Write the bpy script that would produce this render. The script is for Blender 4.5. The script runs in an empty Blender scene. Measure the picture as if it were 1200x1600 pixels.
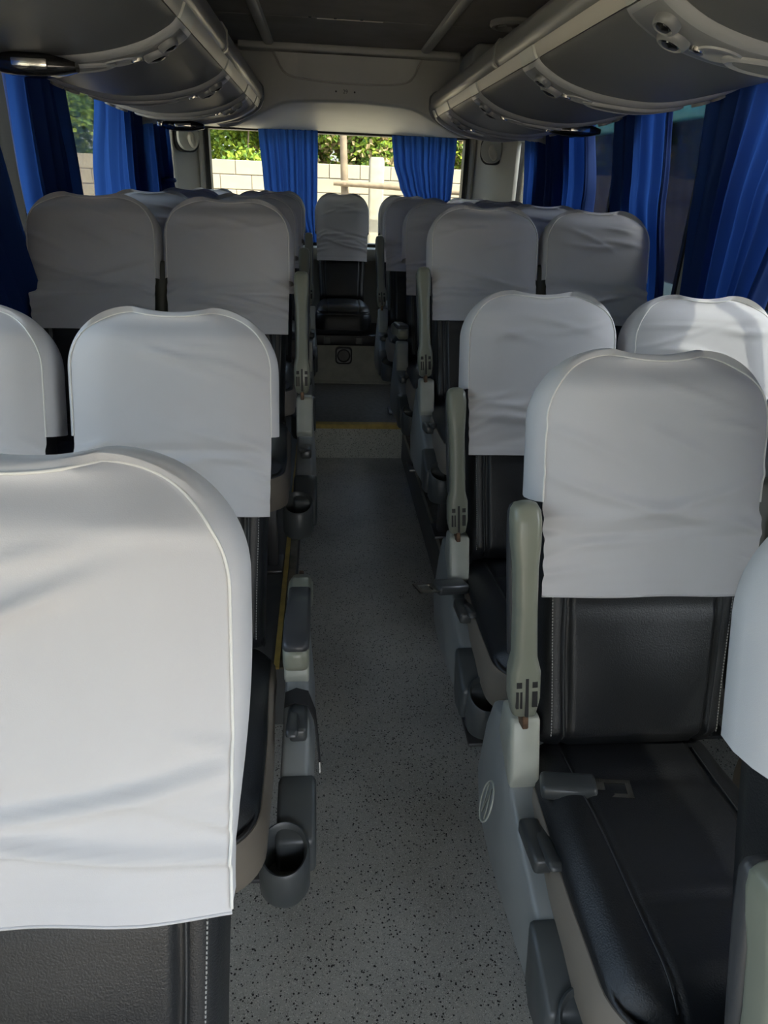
import bpy, bmesh, math, random
from mathutils import Vector, Matrix
random.seed(7)
S = bpy.context.scene
COL = S.collection
PI = math.pi
rad = math.radians

# ------------------------------------------------------------------ camera
CAM_Z = 1.45
def camera():
    pit, yaw, roll = rad(25.642), rad(5.556), rad(-2.333)
    F = Vector((math.sin(yaw)*math.cos(pit), math.cos(yaw)*math.cos(pit), -math.sin(pit)))
    Rt = Vector((math.cos(yaw), -math.sin(yaw), 0))
    D = F.cross(Rt)
    c, s = math.cos(roll), math.sin(roll)
    R2 = c*Rt + s*D
    D2 = -s*Rt + c*D
    m = Matrix((R2, -D2, -F)).transposed().to_4x4()
    m.translation = Vector((0, 0, CAM_Z))
    cd = bpy.data.cameras.new('camera')
    cd.sensor_fit = 'HORIZONTAL'
    cd.sensor_width = 36.0
    cd.lens = 36.0*1063/1200
    cd.clip_start = 0.02
    co = bpy.data.objects.new('camera', cd)
    COL.objects.link(co)
    co.matrix_world = m
    S.camera = co
camera()

# ------------------------------------------------------------------ light
TO_SUN = Vector((0.50, -0.45, 0.875)).normalized()
def light():
    w = bpy.data.worlds.new('world')
    S.world = w
    w.use_nodes = True
    nt = w.node_tree
    nt.nodes.clear()
    out = nt.nodes.new('ShaderNodeOutputWorld')
    bg = nt.nodes.new('ShaderNodeBackground')
    sky = nt.nodes.new('ShaderNodeTexSky')
    sky.sky_type = 'NISHITA'
    sky.sun_disc = False
    sky.sun_elevation = math.asin(TO_SUN.z)
    sky.sun_rotation = math.atan2(TO_SUN.x, TO_SUN.y)
    sky.dust_density = 4.0
    sky.air_density = 1.0
    sky.ozone_density = 1.0
    bg.inputs['Strength'].default_value = 0.30
    hs = nt.nodes.new('ShaderNodeHueSaturation')
    hs.inputs['Saturation'].default_value = 0.70
    nt.links.new(sky.outputs[0], hs.inputs['Color'])
    nt.links.new(hs.outputs[0], bg.inputs[0])
    nt.links.new(bg.outputs[0], out.inputs[0])
    sd = bpy.data.lights.new('sun', 'SUN')
    sd.energy = 5.2
    sd.angle = rad(0.6)
    sd.color = (1.0, 0.90, 0.74)
    so = bpy.data.objects.new('sun', sd)
    COL.objects.link(so)
    so.rotation_euler = (-TO_SUN).to_track_quat('-Z', 'Y').to_euler()
    so.location = (6, -6, 9)
light()
S.view_settings.view_transform = 'Standard'
S.view_settings.look = 'None'
S.view_settings.gamma = 1.0
S.view_settings.use_curve_mapping = False
S.view_settings.exposure = 2.0
S.cycles.max_bounces = 10
S.cycles.diffuse_bounces = 6
S.cycles.transparent_max_bounces = 16

# ------------------------------------------------------------------ materials
def mat(name, col, rough=0.5, metal=0.0, spec=0.5, var=0.0, vscale=8.0, bump=0.0, bscale=200.0, col2=None, coat=0.0, sheen=0.0):
    m = bpy.data.materials.new(name)
    m.use_nodes = True
    nt = m.node_tree
    b = nt.nodes['Principled BSDF']
    b.inputs['Base Color'].default_value = (*col, 1)
    b.inputs['Roughness'].default_value = rough
    b.inputs['Metallic'].default_value = metal
    b.inputs['Specular IOR Level'].default_value = spec
    b.inputs['Coat Weight'].default_value = coat
    b.inputs['Sheen Weight'].default_value = sheen
    tc = nt.nodes.new('ShaderNodeTexCoord')
    if var or col2:
        n = nt.nodes.new('ShaderNodeTexNoise')
        n.inputs['Scale'].default_value = vscale
        n.inputs['Detail'].default_value = 5
        nt.links.new(tc.outputs['Object'], n.inputs['Vector'])
        r = nt.nodes.new('ShaderNodeValToRGB')
        r.color_ramp.elements[0].position = 0.35
        r.color_ramp.elements[1].position = 0.68
        c2 = col2 if col2 else tuple(max(0, c*(1-var)) for c in col)
        r.color_ramp.elements[0].color = (*c2, 1)
        r.color_ramp.elements[1].color = (*col, 1)
        nt.links.new(n.outputs['Fac'], r.inputs[0])
        nt.links.new(r.outputs[0], b.inputs['Base Color'])
    if bump:
        n2 = nt.nodes.new('ShaderNodeTexNoise')
        n2.inputs['Scale'].default_value = bscale
        n2.inputs['Detail'].default_value = 3
        nt.links.new(tc.outputs['Object'], n2.inputs['Vector'])
        bp = nt.nodes.new('ShaderNodeBump')
        bp.inputs['Strength'].default_value = bump
        bp.inputs['Distance'].default_value = 0.002
        nt.links.new(n2.outputs['Fac'], bp.inputs['Height'])
        nt.links.new(bp.outputs[0], b.inputs['Normal'])
    return m

def speckle(name, base, rough=0.45, dark=0.012, light=(0.45, 0.47, 0.44), dens=1.0):
    m = bpy.data.materials.new(name)
    m.use_nodes = True
    nt = m.node_tree
    b = nt.nodes['Principled BSDF']
    b.inputs['Roughness'].default_value = rough
    tc = nt.nodes.new('ShaderNodeTexCoord')
    last = None
    n = nt.nodes.new('ShaderNodeTexNoise')
    n.inputs['Scale'].default_value = 3.0
    n.inputs['Detail'].default_value = 6
    nt.links.new(tc.outputs['Object'], n.inputs['Vector'])
    r0 = nt.nodes.new('ShaderNodeValToRGB')
    r0.color_ramp.elements[0].position = 0.3
    r0.color_ramp.elements[1].position = 0.7
    r0.color_ramp.elements[0].color = (*[c*0.72 for c in base], 1)
    r0.color_ramp.elements[1].color = (*[c*1.18 for c in base], 1)
    nt.links.new(n.outputs['Fac'], r0.inputs[0])
    last = r0.outputs[0]
    for sc, thr, c in ((190, 0.20*dens, (dark, dark, dark)), (260, 0.22*dens, light), (420, 0.24*dens, tuple(x*0.45 for x in base)), (520, .2*dens, tuple(x*1.6 for x in base))):
        v = nt.nodes.new('ShaderNodeTexVoronoi')
        v.inputs['Scale'].default_value = sc
        v.inputs['Randomness'].default_value = 1
        nt.links.new(tc.outputs['Object'], v.inputs['Vector'])
        w = nt.nodes.new('ShaderNodeTexWhiteNoise')
        nt.links.new(v.outputs['Position'], w.inputs['Vector'])
        lt = nt.nodes.new('ShaderNodeMath'); lt.operation = 'LESS_THAN'
        nt.links.new(v.outputs['Distance'], lt.inputs[0]); lt.inputs[1].default_value = 0.42
        lt2 = nt.nodes.new('ShaderNodeMath'); lt2.operation = 'LESS_THAN'
        nt.links.new(w.outputs['Value'], lt2.inputs[0]); lt2.inputs[1].default_value = thr
        mu = nt.nodes.new('ShaderNodeMath'); mu.operation = 'MULTIPLY'
        nt.links.new(lt.outputs[0], mu.inputs[0]); nt.links.new(lt2.outputs[0], mu.inputs[1])
        mx = nt.nodes.new('ShaderNodeMix'); mx.data_type = 'RGBA'
        nt.links.new(mu.outputs[0], mx.inputs[0])
        nt.links.new(last, mx.inputs[6])
        mx.inputs[7].default_value = (*c, 1)
        last = mx.outputs[2]
    nt.links.new(last, b.inputs['Base Color'])
    return m

def glass(name, tint, gloss=1.0, ior=1.5):
    m = bpy.data.materials.new(name)
    m.use_nodes = True
    nt = m.node_tree
    nt.nodes.clear()
    o = nt.nodes.new('ShaderNodeOutputMaterial')
    t = nt.nodes.new('ShaderNodeBsdfTransparent')
    t.inputs[0].default_value = (*tint, 1)
    g = nt.nodes.new('ShaderNodeBsdfGlossy')
    g.inputs['Roughness'].default_value = 0.03
    f = nt.nodes.new('ShaderNodeFresnel')
    f.inputs['IOR'].default_value = ior
    mu = nt.nodes.new('ShaderNodeMath'); mu.operation = 'MULTIPLY'
    mu.inputs[1].default_value = gloss
    nt.links.new(f.outputs[0], mu.inputs[0])
    x = nt.nodes.new('ShaderNodeMixShader')
    nt.links.new(mu.outputs[0], x.inputs[0])
    nt.links.new(t.outputs[0], x.inputs[1])
    nt.links.new(g.outputs[0], x.inputs[2])
    nt.links.new(x.outputs[0], o.inputs[0])
    return m

def cloth(name, col, trans, tcol, rough=0.9, bscale=900, bump=0.15):
    m = bpy.data.materials.new(name)
    m.use_nodes = True
    nt = m.node_tree
    b = nt.nodes['Principled BSDF']
    o = nt.nodes['Material Output']
    b.inputs['Base Color'].default_value = (*col, 1)
    b.inputs['Roughness'].default_value = rough
    b.inputs['Specular IOR Level'].default_value = 0.15
    b.inputs['Sheen Weight'].default_value = 0.0 if trans else 0.15
    tc = nt.nodes.new('ShaderNodeTexCoord')
    n2 = nt.nodes.new('ShaderNodeTexNoise')
    n2.inputs['Scale'].default_value = bscale
    nt.links.new(tc.outputs['Object'], n2.inputs['Vector'])
    bp = nt.nodes.new('ShaderNodeBump')
    bp.inputs['Strength'].default_value = bump
    bp.inputs['Distance'].default_value = 0.001
    nt.links.new(n2.outputs['Fac'], bp.inputs['Height'])
    nt.links.new(bp.outputs[0], b.inputs['Normal'])
    n = nt.nodes.new('ShaderNodeTexNoise')
    n.inputs['Scale'].default_value = 5
    n.inputs['Detail'].default_value = 4
    nt.links.new(tc.outputs['Object'], n.inputs['Vector'])
    r = nt.nodes.new('ShaderNodeValToRGB')
    r.color_ramp.elements[0].position = .3
    r.color_ramp.elements[1].position = .7
    r.color_ramp.elements[0].color = (*[c*0.93 for c in col], 1)
    r.color_ramp.elements[1].color = (*col, 1)
    nt.links.new(n.outputs['Fac'], r.inputs[0])
    nt.links.new(r.outputs[0], b.inputs['Base Color'])
    if trans:
        t = nt.nodes.new('ShaderNodeBsdfTranslucent')
        t.inputs[0].default_value = (*tcol, 1)
        x = nt.nodes.new('ShaderNodeMixShader')
        x.inputs[0].default_value = trans
        nt.links.new(b.outputs[0], x.inputs[1])
        nt.links.new(t.outputs[0], x.inputs[2])
        nt.links.new(x.outputs[0], o.inputs[0])
    return m

M = {}
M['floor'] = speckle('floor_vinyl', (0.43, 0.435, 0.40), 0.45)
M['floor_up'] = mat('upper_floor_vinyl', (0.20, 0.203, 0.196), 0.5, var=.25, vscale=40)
M['riser'] = speckle('step_vinyl', (0.48, 0.49, 0.42), 0.5, light=(0.5, 0.5, 0.42))
M['riser_rear'] = mat('rear_riser_vinyl', (0.44, 0.44, 0.36), 0.55, var=.2, vscale=14)
M['yellow'] = mat('yellow_nosing', (0.55, 0.40, 0.10), 0.5, var=.25, vscale=30)
M['trim'] = mat('dull_metal_trim', (0.30, 0.27, 0.21), 0.35, metal=.8, var=.4, vscale=30)
M['platform'] = mat('platform_vinyl', (0.09, 0.092, 0.09), 0.45, var=.2, vscale=20)
M['ceil'] = mat('ceiling_fabric', (0.24, 0.225, 0.19), 0.85, var=.2, vscale=6, bump=.1)
M['ceil_strip'] = mat('ceiling_strip', (0.36, 0.345, 0.30), 0.4)
M['bulk'] = mat('bulkhead_plastic', (0.43, 0.435, 0.385), 0.5, var=.06, vscale=5)
M['wall'] = mat('wall_plastic', (0.38, 0.38, 0.34), 0.55, var=.06, vscale=5)
M['wallr'] = mat('corner_plastic', (0.45, 0.435, 0.385), 0.5, var=.06, vscale=5)
M['rack'] = mat('rack_vinyl', (0.105, 0.105, 0.10), 0.42, bump=.25, bscale=500)
M['rackstrip'] = mat('rack_strip', (0.42, 0.395, 0.33), 0.38)
M['rail'] = mat('rack_rail', (0.20, 0.20, 0.185), 0.3)
M['band'] = mat('service_panel_plastic', (0.30, 0.305, 0.295), 0.32)
M['band2'] = mat('service_panel_inset', (0.17, 0.173, 0.17), 0.35)
M['grille'] = mat('speaker_grille', (0.20, 0.20, 0.19), 0.6, bump=.6, bscale=900)
M['blackgloss'] = mat('black_gloss', (0.012, 0.012, 0.012), 0.12)
M['black'] = mat('black_plastic', (0.014, 0.014, 0.015), 0.45)
M['chrome'] = mat('chrome', (0.7, 0.68, 0.62), 0.18, metal=1)
M['leather'] = mat('black_leather', (0.012, 0.0132, 0.0155), 0.38, spec=.6, bump=.35, bscale=420)
M['leather_side'] = mat('black_vinyl_side', (0.022, 0.023, 0.025), 0.45, bump=.2, bscale=500)
M['tan'] = mat('taupe_skirt', (0.23, 0.20, 0.165), 0.55, var=.1, vscale=12)
M['stitch'] = mat('grey_stitching', (0.28, 0.28, 0.27), 0.7)
M['piping'] = mat('dark_piping', (0.045, 0.047, 0.05), 0.35)
M['cover'] = cloth('white_cover', (0.60, 0.595, 0.615), 0.0, (0.8, 0.8, 0.8))
M['seam'] = mat('white_seam', (0.80, 0.79, 0.76), 0.8)
M['curt'] = cloth('blue_curtain', (0.016, 0.042, 0.155), 0.25, (0.048, 0.165, 0.66), rough=.75)
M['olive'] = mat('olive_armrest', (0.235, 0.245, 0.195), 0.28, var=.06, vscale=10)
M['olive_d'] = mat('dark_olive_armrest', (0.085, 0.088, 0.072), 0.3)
M['pad'] = mat('armrest_pad', (0.045, 0.047, 0.052), 0.38)
M['console'] = mat('grey_console', (0.27, 0.29, 0.29), 0.36, var=.08, vscale=9)
M['cap'] = mat('pale_console_cap', (0.40, 0.415, 0.36), 0.34, var=.08, vscale=25)
M['cup'] = mat('charcoal_cup', (0.062, 0.070, 0.073), 0.38)
M['lever'] = mat('charcoal_lever', (0.05, 0.055, 0.057), 0.3)
M['rust'] = mat('rusty_hinge', (0.22, 0.13, 0.08), 0.5, metal=.5, var=.5, vscale=80)
M['metal'] = mat('seat_metal', (0.15, 0.15, 0.15), 0.4, metal=.8)
M['belt'] = mat('belt_webbing', (0.012, 0.012, 0.013), 0.7, bump=.4, bscale=700)
M['glass'] = glass('window_glass', (0.88, 0.92, 0.90), .8, 1.28)
M['glass_r'] = glass('tinted_window_glass', (0.84, 0.88, 0.89), .9, 1.30)
M['frame'] = mat('window_rubber', (0.014, 0.014, 0.013), 0.5)
M['block'] = mat('concrete_block', (0.235, 0.20, 0.145), 0.9, var=.12, vscale=6, bump=.5, bscale=60)
M['block2'] = mat('concrete_block_pale', (0.205, 0.178, 0.13), 0.9, var=.12, vscale=6, bump=.5, bscale=60)
M['mortar'] = mat('mortar', (0.12, 0.10, 0.075), 0.95, var=.15)
M['conc'] = mat('concrete_post', (0.21, 0.187, 0.14), 0.9, var=.2, vscale=12, bump=.4, bscale=50)
M['wood'] = mat('weathered_wood', (0.15, 0.11, 0.07), 0.85, var=.35, vscale=14, bump=.5, bscale=60)
M['ground'] = mat('dusty_ground', (0.52, 0.46, 0.37), 0.95, var=.2, vscale=1.2, bump=.3, bscale=30)
M['teal'] = mat('teal_paint', (0.10, 0.38, 0.44), 0.3, var=.08, vscale=2)
M['teal_p'] = mat('pale_teal_paint', (0.30, 0.45, 0.47), 0.35)
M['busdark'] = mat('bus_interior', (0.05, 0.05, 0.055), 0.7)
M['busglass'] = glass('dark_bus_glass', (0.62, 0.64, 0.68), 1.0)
M['leafA'] = cloth('leaf_yellow_green', (0.20, 0.26, 0.035), .4, (0.34, 0.42, 0.05), rough=.5, bump=0)
M['leafB'] = cloth('leaf_green', (0.10, 0.17, 0.035), .35, (0.18, 0.28, 0.04), rough=.5, bump=0)
M['leafC'] = cloth('leaf_dry', (0.26, 0.20, 0.10), .3, (0.3, 0.22, 0.1), rough=.7, bump=0)
M['bark'] = mat('bark', (0.17, 0.12, 0.08), 0.9, var=.4, vscale=20)
M['screen_txt'] = mat('black_print', (0.01, 0.01, 0.01), 0.6)

# ------------------------------------------------------------------ mesh helpers
CACHE = {}
def to_mesh(name, V, F, material, smooth=True, recalc=True, angle=None):
    me = bpy.data.meshes.new(name)
    me.from_pydata([tuple(v) for v in V], [], F)
    if recalc:
        bm = bmesh.new(); bm.from_mesh(me)
        bmesh.ops.recalc_face_normals(bm, faces=bm.faces)
        bm.to_mesh(me); bm.free()
    mm = material if isinstance(material, (list, tuple)) else [material]
    for k in mm:
        me.materials.append(M[k] if isinstance(k, str) else k)
    if smooth:
        me.polygons.foreach_set('use_smooth', [True]*len(me.polygons))
        if angle:
            me.set_sharp_from_angle(angle=rad(angle))
    me.update()
    return me
def link(name, me, parent=None, loc=None, rot=None, scale=None):
    o = bpy.data.objects.new(name, me)
    COL.objects.link(o)
    if parent: o.parent = parent
    if loc: o.location = loc
    if rot: o.rotation_euler = rot
    if scale: o.scale = scale
    return o
def obj(name, VF, material, parent=None, smooth=True, angle=40, recalc=True, **k):
    return link(name, to_mesh(name, VF[0], VF[1], material, smooth, recalc, angle), parent, **k)
def tag(o, label, cat=None, group=None, kind=None):
    o['label'] = label
    if cat: o['category'] = cat
    if group: o['group'] = group
    if kind: o['kind'] = kind
    return o
def empty(name, loc=(0, 0, 0), rot=None):
    o = bpy.data.objects.new(name, None)
    COL.objects.link(o)
    o.empty_display_size = .05
    o.location = loc
    if rot: o.rotation_euler = rot
    return o
def join(*parts):
    V, F = [], []
    for v, f in parts:
        n = len(V)
        V += list(v)
        F += [tuple(i+n for i in q) for q in f]
    return V, F
def xf(VF, fn):
    return [fn(*v) for v in VF[0]], VF[1]
def box(x0, x1, y0, y1, z0, z1, bev=0.0, seg=2):
    V = [(x, y, z) for x in (x0, x1) for y in (y0, y1) for z in (z0, z1)]
    F = [(0, 1, 3, 2), (4, 6, 7, 5), (0, 4, 5, 1), (2, 3, 7, 6), (0, 2, 6, 4), (1, 5, 7, 3)]
    if bev:
        return bevel((V, F), bev, seg)
    return V, F
def bevel(VF, w, seg=2):
    me = bpy.data.meshes.new('t'); me.from_pydata([tuple(v) for v in VF[0]], [], VF[1])
    bm = bmesh.new(); bm.from_mesh(me)
    bmesh.ops.recalc_face_normals(bm, faces=bm.faces)
    ed = [e for e in bm.edges if e.is_manifold and e.calc_face_angle(0) > rad(25)]
    bmesh.ops.bevel(bm, geom=ed, offset=w, segments=seg, affect='EDGES', profile=.5)
    V = [tuple(v.co) for v in bm.verts]
    bm.verts.index_update()
    F = [tuple(v.index for v in f.verts) for f in bm.faces]
    bm.free(); bpy.data.meshes.remove(me)
    return V, F
def prism(poly, a0, a1, axis='x', bev=0.0, seg=2):
    """poly = list of 2-tuples; extruded along axis.  x: (y,z)  y: (x,z)  z: (x,y)"""
    n = len(poly)
    def P(p, a):
        return {'x': (a, p[0], p[1]), 'y': (p[0], a, p[1]), 'z': (p[0], p[1], a)}[axis]
    V = [P(p, a0) for p in poly] + [P(p, a1) for p in poly]
    F = [tuple(range(n)), tuple(range(2*n-1, n-1, -1))] + [(i, (i+1) % n, n+(i+1) % n, n+i) for i in range(n)]
    if bev: return bevel((V, F), bev, seg)
    return V, F
def tube(pts, r, n=8, cap=True):
    pts = [Vector(p) for p in pts]
    rr = r if isinstance(r, (list, tuple)) else [r]*len(pts)
    V, F = [], []
    up = None
    for i, p in enumerate(pts):
        a = pts[max(i-1, 0)]; b = pts[min(i+1, len(pts)-1)]
        t = (b-a).normalized()
        if up is None:
            up = Vector((0, 0, 1)) if abs(t.z) < .9 else Vector((1, 0, 0))
        u = (up - t*up.dot(t)).normalized(); w = t.cross(u)
        up = u
        for k in range(n):
            an = 2*PI*k/n
            V.append(tuple(p + (u*math.cos(an) + w*math.sin(an))*rr[i]))
    for i in range(len(pts)-1):
        for k in range(n):
            F.append((i*n+k, i*n+(k+1) % n, (i+1)*n+(k+1) % n, (i+1)*n+k))
    if cap:
        F.append(tuple(range(n))); F.append(tuple(range((len(pts)-1)*n, len(pts)*n)))
    return V, F
def lathe(prof, n=24, centre=(0, 0, 0)):
    V, F = [], []
    for r, z in prof:
        for k in range(n):
            a = 2*PI*k/n
            V.append((centre[0]+r*math.cos(a), centre[1]+r*math.sin(a), centre[2]+z))
    for i in range(len(prof)-1):
        for k in range(n):
            F.append((i*n+k, i*n+(k+1) % n, (i+1)*n+(k+1) % n, (i+1)*n+k))
    if prof[0][0] > 1e-6: F.append(tuple(range(n)))
    if prof[-1][0] > 1e-6: F.append(tuple(range((len(prof)-1)*n, len(prof)*n)))
    return V, F
def grid(nu, nv, fn):
    V = [fn(i/nu, j/nv) for j in range(nv+1) for i in range(nu+1)]
    F = [(j*(nu+1)+i, j*(nu+1)+i+1, (j+1)*(nu+1)+i+1, (j+1)*(nu+1)+i) for j in range(nv) for i in range(nu)]
    return V, F
def loft(secs, cap=True):
    n = len(secs[0]); V = []; F = []
    for s in secs: V += s
    for i in range(len(secs)-1):
        for k in range(n):
            F.append((i*n+k, i*n+(k+1) % n, (i+1)*n+(k+1) % n, (i+1)*n+k))
    if cap:
        F.append(tuple(range(n))); F.append(tuple(range((len(secs)-1)*n, len(secs)*n)))
    return V, F
def rrect(w, h, r, n=4):
    """rounded rectangle loop, centred"""
    r = min(r, w/2-1e-4, h/2-1e-4)
    P = []
    for cx, cy, a0 in ((w/2-r, h/2-r, 0), (-w/2+r, h/2-r, 90), (-w/2+r, -h/2+r, 180), (w/2-r, -h/2+r, 270)):
        for k in range(n+1):
            a = rad(a0+90*k/n)
            P.append((cx+r*math.cos(a), cy+r*math.sin(a)))
    return P
def smooth01(t):
    t = max(0., min(1., t)); return t*t*(3-2*t)
def crom(ctrl, t):
    n = len(ctrl)-1
    x = max(0., min(.99999, t))*n; i = int(x); f = x-i
    p = [Vector(ctrl[max(0, min(n, i+k))]) for k in (-1, 0, 1, 2)]
    return .5*((2*p[1]) + (p[2]-p[0])*f + (2*p[0]-5*p[1]+4*p[2]-p[3])*f*f + (3*p[1]-p[0]-3*p[2]+p[3])*f**3)

# ------------------------------------------------------------------ bus dimensions
XC = 0.13; HALF = 1.18
XL, XR = XC-HALF, XC+HALF            # inner faces of the side walls
HI = 0.205                           # raised rear floor
YF, YSTEP, YRISE, YREAR = -1.7, 3.74, 4.64, 5.62
CEIL = 2.10

# ------------------------------------------------------------------ floor
fl = obj('floor', box(XL-.02, XR+.02, YF, YSTEP, -.05, 0), 'floor', smooth=False)
tag(fl, 'grey speckled vinyl bus floor with dark and pale flecks along the aisle', kind='structure')
AX0, AX1 = -.108, .452
obj('platform', box(AX1, XR+.02, 2.02, YRISE+.9, -.02, HI, .006), 'platform', fl, angle=30)
obj('platform', box(XL-.02, AX0, 1.56, YRISE+.9, -.02, HI, .006), 'platform', fl, angle=30)
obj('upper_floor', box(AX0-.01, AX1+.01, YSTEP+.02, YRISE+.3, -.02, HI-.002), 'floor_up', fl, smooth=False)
obj('step_riser', box(AX0-.005, AX1+.005, YSTEP, YSTEP+.03, -.02, HI-.012), 'riser', fl, smooth=False)
obj('step_nosing', prism([(YSTEP-.012, HI-.022), (YSTEP-.012, HI), (YSTEP-.004, HI+.004), (YSTEP+.035, HI+.004), (YSTEP+.035, HI-.004), (YSTEP, HI-.006), (YSTEP, HI-.022)], AX0, AX1), 'yellow', fl, smooth=False)
# platform edges: metal and yellow strips
obj('edge_trim', prism([(AX1-.006, HI-.03), (AX1-.006, HI+.004), (AX1+.04, HI+.005), (AX1+.04, HI-.002), (AX1, HI-.002), (AX1, HI-.03)], 2.02, YSTEP, 'y'), 'trim', fl, smooth=False)
obj('edge_trim', prism([(AX1+.052, HI-.002), (AX1+.052, HI+.005), (AX1+.068, HI+.005), (AX1+.068, HI-.002)], 2.02, YRISE, 'y'), 'trim', fl, smooth=False)
obj('edge_trim', prism([(AX0+.006, HI-.03), (AX0+.006, HI+.004), (AX0-.018, HI+.005), (AX0-.018, HI-.002), (AX0, HI-.002), (AX0, HI-.03)], 1.56, YSTEP, 'y'), 'trim', fl, smooth=False)
obj('yellow_strip', prism([(AX0-.02, HI-.002), (AX0-.02, HI+.006), (AX0-.036, HI+.006), (AX0-.036, HI-.002)], 1.56, YRISE, 'y'), 'yellow', fl, smooth=False)
rr_ = obj('rear_riser', box(XL-.02, XR+.02, YRISE, YRISE+.04, HI-.02, .462), 'riser_rear', fl, smooth=False)
obj('rear_bench_base', box(XL-.02, XR+.02, YRISE+.05, YREAR, HI-.02, .44), 'black', fl, smooth=False)
obj('base_strip', box(AX0, AX1, YRISE-.012, YRISE+.002, HI-.004, HI+.012), 'riser_rear', fl, smooth=False)

# ------------------------------------------------------------------ ceiling
ce = obj('ceiling', box(XL-.08, XR+.08, YF, YREAR+.12, CEIL+.01, CEIL+.10), 'ceil', smooth=False)
tag(ce, 'dark brown fabric bus ceiling divided by raised grey strips', kind='structure')
SX = (-.285, .535)
seamY = (-.9, .6, 2.05, 3.62, 4.3)
xs = (XL, SX[0], SX[1], XR)
for i in range(3):
    ys = [YF] + list(seamY)
    for j in range(len(ys)-1):
        obj('ceiling_panel', box(xs[i]+.002, xs[i+1]-.002, ys[j]+.002, ys[j+1]-.002, CEIL-.004, CEIL+.012, .003, 1), 'ceil', ce, angle=30)
for x in SX:
    pr = [(x-.028, CEIL-.003), (x-.02, CEIL-.016), (x-.012, CEIL-.020), (x+.012, CEIL-.020), (x+.02, CEIL-.016), (x+.028, CEIL-.003)]
    obj('ceiling_strip', prism(pr, YF, 4.28, 'y'), 'ceil_strip', ce, angle=30)
obj('ceiling_seam', box(-.03, .26, 3.618, 3.624, CEIL-.007, CEIL-.003), 'rackstrip', ce, smooth=False)
for x in (-.06, .05, .165):
    obj('screw', lathe([(0, -.004), (.006, -.003), (.008, 0)], 10, (x, 3.605, CEIL-.004)), 'black', ce)

# round vent on the ceiling
v = empty('ceiling_vent', (.805, 3.46, CEIL-.004))
tag(v, 'round ring-shaped grey vent on the dark ceiling beside the rack rail', 'vent')
obj('ring', lathe([(.098, 0), (.100, -.014), (.092, -.022), (.078, -.020), (.072, -.008), (.070, 0)], 40), 'ceil_strip', v)
obj('hub', lathe([(.0, -.016), (.026, -.015), (.032, -.004), (.032, 0)], 24), 'ceil', v)
for k in range(6):
    a = k*PI/3+.3
    obj('spoke', xf(box(.03, .074, -.004, .004, -.012, -.004), lambda x, y, z, a=a: (x*math.cos(a)-y*math.sin(a), x*math.sin(a)+y*math.cos(a), z)), 'ceil_strip', v, smooth=False)

# ------------------------------------------------------------------ rear wall, bulkhead, rear window
RWX0, RWX1, RWZ0, RWZ1 = -.84, 1.055, 1.02, 1.785
wr = obj('wall_rear', join(box(XL-.08, XR+.08, YREAR, YREAR+.08, -.3, RWZ0), box(XL-.08, RWX0, YREAR, YREAR+.08, RWZ0, RWZ1), box(RWX1, XR+.08, YREAR, YREAR+.08, RWZ0, RWZ1), box(XL-.08, XR+.08, YREAR, YREAR+.08, RWZ1, CEIL+.1)), 'wall', smooth=False)
tag(wr, 'grey plastic rear wall of the bus around the rear window', kind='structure')
YB = 4.27
def arch(x):
    t = abs(x-XC)
    z = 1.842 - .016*(t/.35)**2
    if t > .30: z -= .085*smooth01((t-.30)/.35)
    if t > .66: z += .10*smooth01((t-.66)/.16)
    return z
def bulk(u, v_):
    x = XL-.02 + u*(XR-XL+.04)
    za = arch(x); 
    if v_ < .5:
        t = v_/.5; return (x, YB + .05*(1-t)**3, CEIL-.01 - (CEIL-.01-za-.02)*t)
    if v_ < .62:
        t = (v_-.5)/.12; a = t*PI/2
        return (x, YB + .03*(1-math.cos(a)), za+.02 - .02*math.sin(a))
    t = (v_-.62)/.38
    return (x, YB+.03 + (YREAR-YB-.03)*t, za + (RWZ1-.005-za)*(t**.8))
bk = obj('bulkhead', grid(70, 50, bulk), 'bulk', wr)
def panel_pts():
    pts = [(-.265, 2.055), (-.245, 2.02), (-.225, 1.985), (-.19, 1.958), (-.13, 1.945), (.0, 1.934), (.13, 1.930), (.28, 1.932), (.40, 1.940), (.455, 1.955), (.485, 1.985), (.50, 2.02), (.52, 2.055)]
    return pts
pp = panel_pts()
def inset(): 
    n = 40; V = []; F = []
    for i in range(n+1):
        q = crom([(a, b, 0) for a, b in pp], i/n)
        for k, (dy, f) in enumerate(((0.0, 1.0), (-.012, .985), (-.014, .97))):
            cx, cz = XC, 2.055
            V.append((cx+(q.x-cx)*f, YB+dy+.002, cz+(q.y-cz)*f))
        V.append((XC+(q.x-XC)*.97, YB-.014+.002, 2.056))
    for i in range(n):
        for k in range(3):
            F.append((i*4+k, i*4+k+1, (i+1)*4+k+1, (i+1)*4+k))
    return V, F
obj('access_panel', inset(), 'bulk', bk)
obj('panel_edge', tube([Vector((crom([(a, b, 0) for a, b in pp], i/50).x, YB-.001, crom([(a, b, 0) for a, b in pp], i/50).y)) for i in range(51)], .0045, 6), 'ceil_strip', bk)
obj('top_moulding', xf(prism([(YB-.03, CEIL-.035), (YB-.035, CEIL-.02), (YB-.03, CEIL-.003), (YB+.05, CEIL-.003), (YB+.05, CEIL-.04)], -.44, .72, bev=.006), lambda x, y, z: (x, y, z)), 'bulk', bk)
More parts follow.
